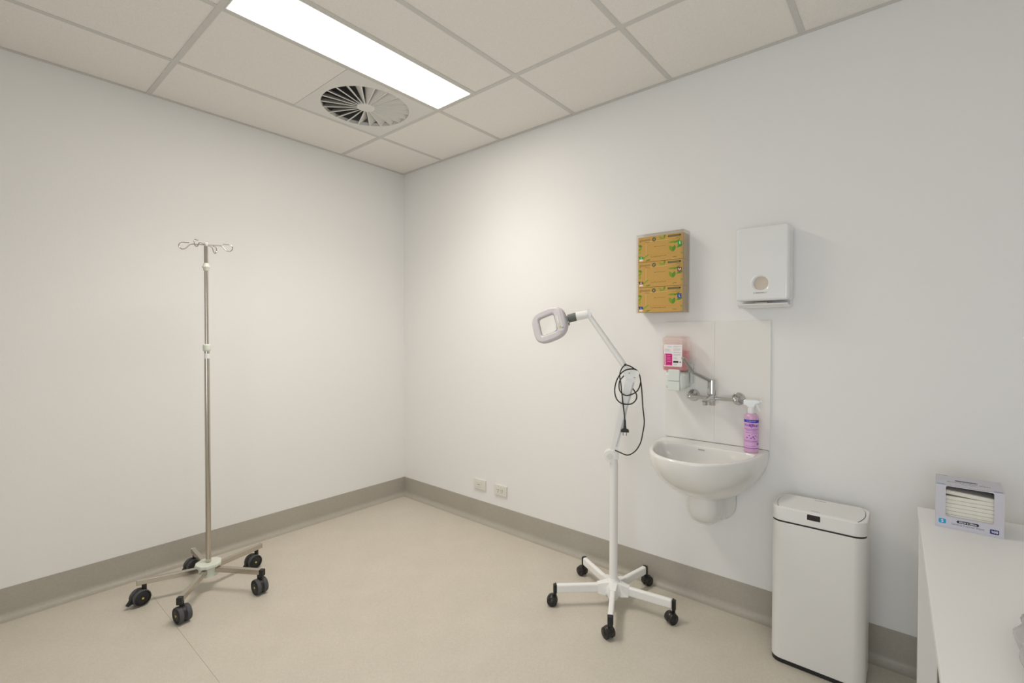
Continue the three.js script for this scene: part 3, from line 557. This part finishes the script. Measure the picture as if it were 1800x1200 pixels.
// ---------------------------------------------------------------- spray bottle on the basin
{
  const S = thing('spray_bottle', 'pink disinfectant spray bottle with white trigger standing on the basin', 'spray bottle', [2.722, 0.815, 0.085], Math.atan2(EYE.x - 2.722, EYE.z - 0.085));
  const body = lathe([[0, 0], [0.0285, 0], [0.031, 0.003], [0.031, 0.158], [0.029, 0.168], [0.023, 0.177], [0.0155, 0.181], [0, 0.181]], 40);
  mesh('bottle', body, M.sprayLiquid, S);
  const lab = canvasMat(512, 1024, (g, w, h) => {
    g.fillStyle = '#e0b0dc'; g.fillRect(0, 0, w, h);
    g.fillStyle = '#2430b4'; g.fillRect(0, 0, w, 96);
    g.fillStyle = '#c9c6ef'; g.textAlign = 'center'; for (let q = 0; q < 8; q++) g.fillRect(140 + q * 30, 36, 18, 26);
    g.fillStyle = '#b96fbe'; g.beginPath(); g.moveTo(w / 2 - 70, 150); g.lineTo(w / 2, 300); g.lineTo(w / 2 + 70, 150); g.lineTo(w / 2 + 50, 130); g.lineTo(w / 2 - 50, 130); g.fill();
    g.fillStyle = '#2a22a8'; g.font = 'bold 118px sans-serif'; g.fillText('Viraclean', w / 2, 236, 400);
    g.fillStyle = '#7a3fae'; for (let q = 0; q < 9; q++) g.fillRect(64 + q * 43, 322, 34, 20); for (let q = 0; q < 6; q++) g.fillRect(120 + q * 46, 372, 36, 16);
    g.fillRect(100, 448, 330, 12);
    g.fillStyle = '#9650bd'; for (const [x, y, r] of [[210, 560, 26], [300, 600, 36], [360, 560, 22], [150, 640, 30], [250, 650, 34], [330, 660, 26], [400, 600, 18], [270, 520, 16]]) { g.beginPath(); for (let k = 0; k < 16; k++) { const a = k / 16 * 6.283, q = k % 2 ? r : r * 0.6; g.lineTo(x + q * Math.cos(a), y + q * Math.sin(a)); } g.fill(); }
    g.fillRect(40, 742, 432, 14); g.fillRect(90, 774, 330, 12); g.fillRect(400, 806, 66, 90); g.fillRect(130, 930, 220, 10);
    g.fillStyle = '#7d33a8'; g.fillRect(0, 1002, w, 22);
  }, { roughness: 0.3 });
  lab.side = THREE.DoubleSide;
  mesh('label', new THREE.CylinderGeometry(0.0313, 0.0313, 0.132, 40, 1, true, -1.45, 2.9).translate(0, 0.086, 0), lab, S);
  const H = new THREE.Group(); H.name = 'spray_head'; S.add(H);
  mesh('collar', cyl(0.0165, 0.0165, 0.03, 0, 0.195, 0, 28), M.plastic, H);
  const sh = new THREE.Shape(); [[-0.034, 0.236], [-0.034, 0.218], [-0.022, 0.214], [-0.013, 0.206], [0.012, 0.206], [0.016, 0.222], [0.034, 0.229], [0.036, 0.236], [0.024, 0.242], [-0.026, 0.242]].forEach(([x, yy], k) => k ? sh.lineTo(x, yy) : sh.moveTo(x, yy));
  mesh('shroud', extrude(sh, 0.018, 0.003).translate(0, 0, -0.009), M.plastic, H);
  const tg = new THREE.Shape(); [[0.014, 0.224], [0.024, 0.226], [0.031, 0.206], [0.039, 0.188], [0.034, 0.186], [0.025, 0.2]].forEach(([x, yy], k) => k ? tg.lineTo(x, yy) : tg.moveTo(x, yy));
  mesh('trigger', extrude(tg, 0.009, 0.0015).translate(0, 0, -0.0045), M.plastic, H);
  mesh('nozzle', rod(V(0.034, 0.234, 0), V(0.042, 0.234, 0), 0.005, 0.005, 16), M.plastic, H);
}
// ---------------------------------------------------------------- glove boxes in a clear holder
{
  const x0 = 2.152, x1 = 2.396, yb = 1.476, bh = 0.1345, zf = 0.078;
  const Hd = thing('glove_holder', 'clear acrylic wall holder for three glove boxes', 'holder', [(x0 + x1) / 2, yb, 0]);
  const w = x1 - x0 + 0.012, h = 3 * bh + 0.014;
  mesh('back_panel', span(-w / 2, w / 2, -0.004, h, 0, 0.003), M.acrylic, Hd);
  mesh('bottom_panel', span(-w / 2, w / 2, -0.004, -0.001, 0.003, zf + 0.008), M.acrylic, Hd);
  mesh('top_panel', span(-w / 2, w / 2, h - 0.003, h, 0.003, zf + 0.004), M.acrylic, Hd);
  mesh('side_panel', span(w / 2 - 0.003, w / 2, -0.001, h - 0.003, 0.003, zf + 0.008), M.acrylic, Hd);
  mesh('side_panel', span(-w / 2, -w / 2 + 0.003, -0.001, h - 0.003, 0.003, zf + 0.008), M.acrylic, Hd);
  mesh('front_lip', span(w / 2 - 0.014, w / 2 - 0.003, -0.001, h - 0.003, zf + 0.005, zf + 0.008), M.acrylic, Hd);
  const sizes = [['L', '#1f3d9c', 'kraft cardboard glove box with blue L badge in the wall holder'], ['M', '#7b2226', 'kraft cardboard glove box with dark red M badge in the wall holder'], ['S', '#2fa24a', 'kraft cardboard glove box with green S badge in the wall holder']];
  sizes.forEach(([letter, col, label], k) => {
    const B = thing(k ? 'glove_box_00' + k : 'glove_box', label, 'glove box', [(x0 + x1) / 2, yb + k * bh, 0.004], 0, 'glove boxes in the wall holder');
    const W = x1 - x0, Hh = bh - 0.0012, D = zf - 0.006;
    mesh('carton', span(-W / 2, W / 2, 0, Hh, 0, D, 0.001), M.kraft, B);
    const face = canvasMat(1024, 560, (g, cw, ch) => {
      g.fillStyle = '#c99f55'; g.fillRect(0, 0, cw, ch);
      let s = 11 + k * 17; const r = () => { s = (s * 1664525 + 1013904223) >>> 0; return s / 4294967296; };
      for (let i = 0; i < 2600; i++) { g.fillStyle = r() > 0.5 ? 'rgba(120,80,25,0.12)' : 'rgba(240,200,120,0.12)'; g.fillRect(r() * cw, r() * ch, 2 + r() * 9, 1.5); }
      g.strokeStyle = '#e3c283'; g.lineWidth = 7; g.beginPath(); g.moveTo(190, 420); g.lineTo(190, 150); g.quadraticCurveTo(190, 116, 226, 114); g.lineTo(700, 112); g.stroke();
      g.strokeStyle = '#b3822f'; g.lineWidth = 3; g.beginPath(); g.moveTo(200, 420); g.lineTo(880, 420); g.stroke();
      g.fillStyle = '#4a4830'; g.font = '72px sans-serif'; g.fillText('gloveon', 34, 92, 256);
      g.fillStyle = '#7d6a35'; for (let q = 0; q < 6; q++) g.fillRect(172 + q * 18, 116, 13, 14);
      g.fillStyle = '#3c4733'; g.beginPath(); g.arc(374, 72, 46, 0, 7); g.fill();
      g.strokeStyle = '#b9a867'; g.lineWidth = 5; g.beginPath(); g.arc(374, 72, 34, 0, 7); g.stroke(); g.fillStyle = '#cdbb80'; g.beginPath(); g.ellipse(374, 72, 11, 19, 0.5, 0, 7); g.fill();
      g.fillStyle = '#3b4430'; g.beginPath(); g.roundRect ? g.roundRect(690, 26, 290, 42, 18) : g.rect(690, 26, 290, 42); g.fill();
      g.fillStyle = '#a39a66'; for (let q = 0; q < 12; q++) g.fillRect(712 + q * 20, 38, 13, 18);
      g.fillStyle = '#8a7238'; g.fillRect(880, 84, 100, 6); g.fillRect(860, 100, 120, 6); g.fillRect(780, 118, 200, 6); g.fillRect(390, 236, 250, 6); g.fillRect(384, 230, 26, 18);
      for (let q = 0; q < 9; q++) g.fillRect(300 + q * 40, 450 + (q % 2) * 6, 24 + (q % 3) * 4, 14);
      const leaf = (x, y, l, a, wd, c) => { g.save(); g.translate(x, y); g.rotate(a); g.fillStyle = c; g.beginPath(); l *= 1.15; wd *= 1.7; g.moveTo(0, 0); g.quadraticCurveTo(l * 0.5, -wd, l, 0); g.quadraticCurveTo(l * 0.5, wd, 0, 0); g.fill(); g.restore(); };
      const gr = ['#7d9c28', '#5f8f2e', '#8aa53a', '#4f8a34'];
      leaf(690, 190, 190, -0.08, 26, gr[0]); leaf(820, 215, 150, -0.5, 22, gr[1]); leaf(720, 250, 150, 1.0, 46, gr[0]); leaf(850, 250, 130, 1.9, 44, gr[1]); leaf(880, 330, 110, -0.9, 30, gr[2]); leaf(900, 300, 110, -0.3, 30, gr[3]); leaf(960, 420, 90, 0.4, 22, gr[2]);
      leaf(480, 30, 110, 0.5, 24, gr[2]); leaf(580, 96, 90, -0.9, 22, gr[0]); leaf(600, 60, 70, -1.2, 18, gr[1]); leaf(500, 90, 80, -0.2, 16, gr[2]);
      leaf(4, 170, 90, 0.4, 34, gr[1]); leaf(10, 300, 90, -0.8, 26, gr[0]); leaf(30, 380, 80, -1.2, 24, gr[2]); leaf(60, 500, 110, -0.4, 26, gr[0]); leaf(140, 470, 130, -0.6, 22, gr[2]); leaf(170, 540, 120, -0.2, 18, gr[1]); leaf(0, 430, 70, 0.3, 26, gr[3]);
      g.fillStyle = col; g.beginPath(); g.roundRect ? g.roundRect(906, 170, 92, 92, 14) : g.rect(906, 170, 92, 92); g.fill();
      g.fillStyle = '#f4f0e6'; g.font = 'bold 70px sans-serif'; g.textAlign = 'center'; g.fillText(letter, 952, 242);
      g.fillStyle = col; g.fillRect(26, 430, 92, 60); g.fillStyle = '#f4f0e6'; g.font = 'bold 46px sans-serif'; g.fillText(letter, 72, 477); g.fillStyle = '#ece6da'; g.fillRect(32, 490, 80, 46); g.textAlign = 'left';
      g.fillStyle = '#7c6a34'; g.fillRect(800, 500, 90, 10);
    }, { roughness: 0.75 });
    mesh('front_print', sheet(W - 0.001, Hh - 0.001), face, B).position.set(0, Hh / 2, D + 0.0005);
    mesh('side_print', sheet(D - 0.006, 0.03).rotateY(Math.PI / 2), std({ color: rgb(0.45, 0.33, 0.16), roughness: 0.8 }), B).position.set(W / 2 + 0.0004, Hh * 0.6, D / 2);
  });
}
// ---------------------------------------------------------------- paper towel dispenser
{
  const x0 = 2.655, x1 = 2.874, y0 = 1.482, y1 = 1.85, w = x1 - x0, h = y1 - y0;
  const S = thing('towel_dispenser', 'white plastic paper towel dispenser with a round window', 'towel dispenser', [(x0 + x1) / 2, y0, 0]);
  const front = rrect(w, h - 0.03, 0.016, 0, 0.03 + (h - 0.03) / 2); front.holes.push(circ(-0.004, 0.109, 0.029, THREE.Path));
  mesh('cover', extrude(front, 0.084, 0.013, 6, 16).translate(0, 0, 0.013), M.plastic, S);
  mesh('towel_stack', span(-w / 2 + 0.03, w / 2 - 0.03, 0.05, h - 0.06, 0.02, 0.097), M.towel, S);
  mesh('back_plate', span(-w / 2 + 0.006, w / 2 - 0.006, 0.002, h - 0.01, 0, 0.014, 0.003), M.plastic, S);
  // throat: sloping lip under the cover with a notch for the towel
  const lip = new THREE.Shape(); [[0.012, 0.004], [0.07, 0.0], [0.098, 0.013], [0.1, 0.018], [0.07, 0.012], [0.012, 0.012]].forEach(([a, b], k) => k ? lip.lineTo(a, b) : lip.moveTo(a, b));
  mesh('bottom_lip', extrude(lip, w - 0.014, 0.001).rotateY(-Math.PI / 2).translate(w / 2 - 0.007, 0, 0), M.plastic, S);
  mesh('paper_towel', [box(0.05, 0.004, 0.05, -0.004, 0.021, 0.072, 0.001)], M.towel, S);
  const txt = canvasMat(512, 64, (g, cw, ch) => { g.fillStyle = '#d3d5d3'; g.fillRect(0, 0, cw, ch); g.strokeStyle = '#5a5c5e'; g.lineWidth = 5; g.beginPath(); g.arc(36, 34, 17, 0, 7); g.stroke(); g.fillStyle = '#4a4c50'; g.font = 'bold 42px sans-serif'; g.fillText('Kimberly-Clark', 92, 48, 400); }, { roughness: 0.35 });
  mesh('brand_print', sheet(0.058, 0.0073), txt, S).position.set(-0.005, 0.066, 0.1103);
}
// ---------------------------------------------------------------- sensor bin
{
  const x0 = 2.844, x1 = 3.166, z0 = 0.068, z1 = 0.272, w = x1 - x0, d = z1 - z0;
  const S = thing('sensor_bin', 'tall white slim sensor bin with dark base standing by the desk', 'bin', [(x0 + x1) / 2, 0, (z0 + z1) / 2]);
  mesh('base', raise(rrect(w - 0.002, d - 0.002, 0.041), 0, 0.022, 0.002), M.black, S);
  mesh('body', raise(rrect(w, d, 0.042), 0.018, 0.5855, 0.001), M.binPaint, S);
  mesh('seam_band', raise(rrect(w - 0.004, d - 0.004, 0.04), 0.583, 0.595), M.black, S);
  const L = new THREE.Group(); L.name = 'lid'; S.add(L);
  const lid = rrect(w + 0.002, d + 0.002, 0.043);
  mesh('lid_frame', raise(lid, 0.5915, 0.647, 0.004), M.binLid, L);
  const flapShape = new THREE.Shape(); const fw = w / 2 - 0.008, fd = d / 2 - 0.006;   // bowed ends
  flapShape.moveTo(-fw + 0.02, -fd); flapShape.lineTo(fw - 0.02, -fd); flapShape.quadraticCurveTo(fw + 0.014, 0, fw - 0.02, fd); flapShape.lineTo(-fw + 0.02, fd); flapShape.quadraticCurveTo(-fw - 0.014, 0, -fw + 0.02, -fd);
  mesh('flap', raise(flapShape, 0.646, 0.6492, 0.0012), M.binLid, L);
  const gr = (sg) => { const pts = []; for (let k = 0; k <= 12; k++) { const t = k / 12, q = (a, b, c) => (1 - t) * (1 - t) * a + 2 * t * (1 - t) * b + t * t * c; pts.push(V(sg * q(fw - 0.02, fw + 0.015, fw - 0.02), 0.6472, q(-fd, 0, fd))); } return sweep(pts, 0.0012, 24, 6); };
  mesh('flap_gap', gr(-1), M.black, L); mesh('flap_gap', gr(1), M.black, L);
  mesh('sensor_window', box(0.045, 0.023, 0.006, -0.009, 0.629, d / 2 - 0.0005, 0.0025), M.sensor, L);
  mesh('sensor_lens', box(0.03, 0.001, 0.014, -0.006, 0.6495, d / 2 - 0.022), std({ color: rgb(0.6, 0.62, 0.63), roughness: 0.3 }), L);
  mesh('lid_print', box(0.04, 0.0004, 0.004, -0.008, 0.6496, -d / 2 + 0.03), M.midGrey, L);
}
// ---------------------------------------------------------------- desk
const DESK = 0.72;
{
  const x0 = 3.31, x1 = 4.03, z0 = 0.166, z1 = 1.72;
  const S = thing('desk', 'white laminate desk with square legs beside the bin', 'desk', [x0, 0, z0], 0.0235);
  const w = x1 - x0, d = z1 - z0;
  mesh('desk_top', span(0, w, DESK - 0.025, DESK, 0, d, 0.0012), M.desk, S);
  for (const [a, b] of [[0.003, 0.002], [w - 0.058, 0.002], [w - 0.058, d - 0.06], [0.003, d - 0.06]]) mesh('leg', span(a, a + 0.055, 0, DESK - 0.025, b, b + 0.055, 0.002), M.desk, S);
  mesh('rail', span(0.058, w - 0.058, DESK - 0.075, DESK - 0.025, 0.012, 0.03), M.desk, S);
}
// ---------------------------------------------------------------- wipes box
{
  const a = V(3.354, DESK, 0.368), b = V(3.514, DESK, 0.353), w = a.distanceTo(b), turn = -0.03, h = 0.142, d = 0.148;
  const S = thing('wipes_box', 'pale grey carton of folded white wipes with a cut-out front, on the desk', 'box', [(a.x + b.x) / 2, DESK, (a.z + b.z) / 2], turn);
  const M1 = std({ color: rgb(0.60, 0.59, 0.645), roughness: 0.55 });
  const t = 0.0012;
  mesh('side_panel', span(-w / 2, -w / 2 + t, 0, h, -d, -t), M1, S); mesh('side_panel', span(w / 2 - t, w / 2, 0, h, -d, -t), M1, S);
  mesh('back_panel', span(-w / 2 + t, w / 2 - t, 0, h, -d, -d + t), M1, S); mesh('bottom_panel', span(-w / 2 + t, w / 2 - t, 0, t, -d + t, -t), M1, S);
  mesh('top_panel', span(-w / 2 + t, w / 2 - t, h - t, h, -d + t, -t), M1, S);
  const f = rrect(w, h, 0.0005, 0, h / 2); f.holes.push(rrect(w - 0.048, 0.099, 0.006, 0.001, 0.0895, THREE.Path));
  mesh('front_panel', extrude(f, t).translate(0, 0, -t), M1, S);
  for (let k = 0; k < 8; k++) { const th = 0.0122; mesh('folded_wipe', box(w - 0.008 - (k % 2) * 0.002, th - 0.0003, d - 0.012, 0, 0.004 + th * (k + 0.5) + 0.004, -d / 2 - 0.002 + (k % 3) * 0.0008, 0.002, 2), M.wipe, S); }
  mesh('folded_wipe', box(w - 0.01, 0.014, d - 0.014, 0, 0, 0, 0.004, 3).rotateZ(-0.06).translate(0, 0.114, -d / 2 - 0.003), M.wipe, S);
  const band = canvasMat(1024, 210, (g, cw, ch) => {
    g.fillStyle = '#cdccd6'; g.fillRect(0, 0, cw, ch);
    const rr = (x, y, ww, hh, r) => { g.beginPath(); g.roundRect ? g.roundRect(x, y, ww, hh, r) : g.rect(x, y, ww, hh); g.fill(); };
    g.fillStyle = '#1f9fd2'; rr(46, 50, 118, 96, 22); g.fillStyle = '#eef4f8'; g.font = 'bold 84px sans-serif'; g.textAlign = 'center'; g.fillText('S', 105, 128);
    g.fillStyle = '#1b1a22'; rr(328, 34, 340, 56, 28); g.fillStyle = '#e8e7ee'; g.font = 'bold 44px sans-serif'; g.fillText('35cm x 30cm', 498, 78, 290);
    g.fillStyle = '#4c4c5c'; g.font = '52px sans-serif'; g.fillText('General Purpose Wipes', 498, 142, 500);
    g.fillStyle = '#17205f'; rr(826, 84, 132, 92, 16); g.fillStyle = '#eef0f8'; g.font = 'bold 64px sans-serif'; g.fillText('100', 892, 153, 116);
  }, { roughness: 0.5 });
  mesh('front_print', sheet(w - 0.002, 0.033), band, S).position.set(0, 0.0205, 0.0005);
  const top = canvasMat(512, 256, (g, cw, ch) => {
    g.fillStyle = '#cdccd6'; g.fillRect(0, 0, cw, ch); g.fillStyle = '#3c3a44'; g.textAlign = 'center'; g.font = 'bold 30px sans-serif';
    g.beginPath(); g.roundRect ? g.roundRect(150, 108, 180, 26, 13) : g.rect(150, 108, 180, 26); g.fill();
    g.fillStyle = '#6c6a78'; g.fillText('General Purpose Wipes', cw / 2, 172, 360); g.font = '20px sans-serif'; g.fillText('35cm x 30cm', cw / 2, 202, 150);
    g.fillStyle = '#63b8e0'; g.fillRect(8, 232, 62, 18); g.fillStyle = '#9d97c8'; g.fillRect(440, 232, 64, 18); g.fillStyle = '#8b8996'; g.fillRect(20, 8, 70, 8);
  }, { roughness: 0.5 });
  mesh('top_print', sheet(w - 0.002, d - 0.002).rotateX(-Math.PI / 2), top, S).position.set(0, h + 0.0005, -d / 2);
}
// ---------------------------------------------------------------- plastic bag on the desk
{
  const S = thing('plastic_bag', 'crumpled clear plastic bag lying on the desk', 'bag', [3.60, DESK, 1.2]);
  const g = new THREE.SphereGeometry(1, 72, 48), p = g.attributes.position, nb = valueNoise(7), nc = valueNoise(16);
  for (let i = 0; i < p.count; i++) {
    const v = V(p.getX(i), p.getY(i), p.getZ(i)), u = Math.atan2(v.z, v.x) / 6.2832 + 0.5, w = Math.acos(Math.max(-1, Math.min(1, v.y))) / Math.PI;
    const edge = Math.sin(w * Math.PI), k = 1 + edge * (0.28 * (Math.abs(nb(u, w) - 0.5) * 2 - 0.4) + 0.12 * (Math.abs(nc(u, w) - 0.5) * 2 - 0.4));
    p.setXYZ(i, v.x * 0.15 * k, Math.max(0.001, 0.045 + v.y * 0.045 * (0.7 + 0.5 * nb(u * 2, w))), v.z * 0.25 * k);
  }
  g.computeVertexNormals();
  mesh('film', g, Object.assign(M.bag, { side: THREE.DoubleSide }), S);
}
renderer.render(scene, camera);
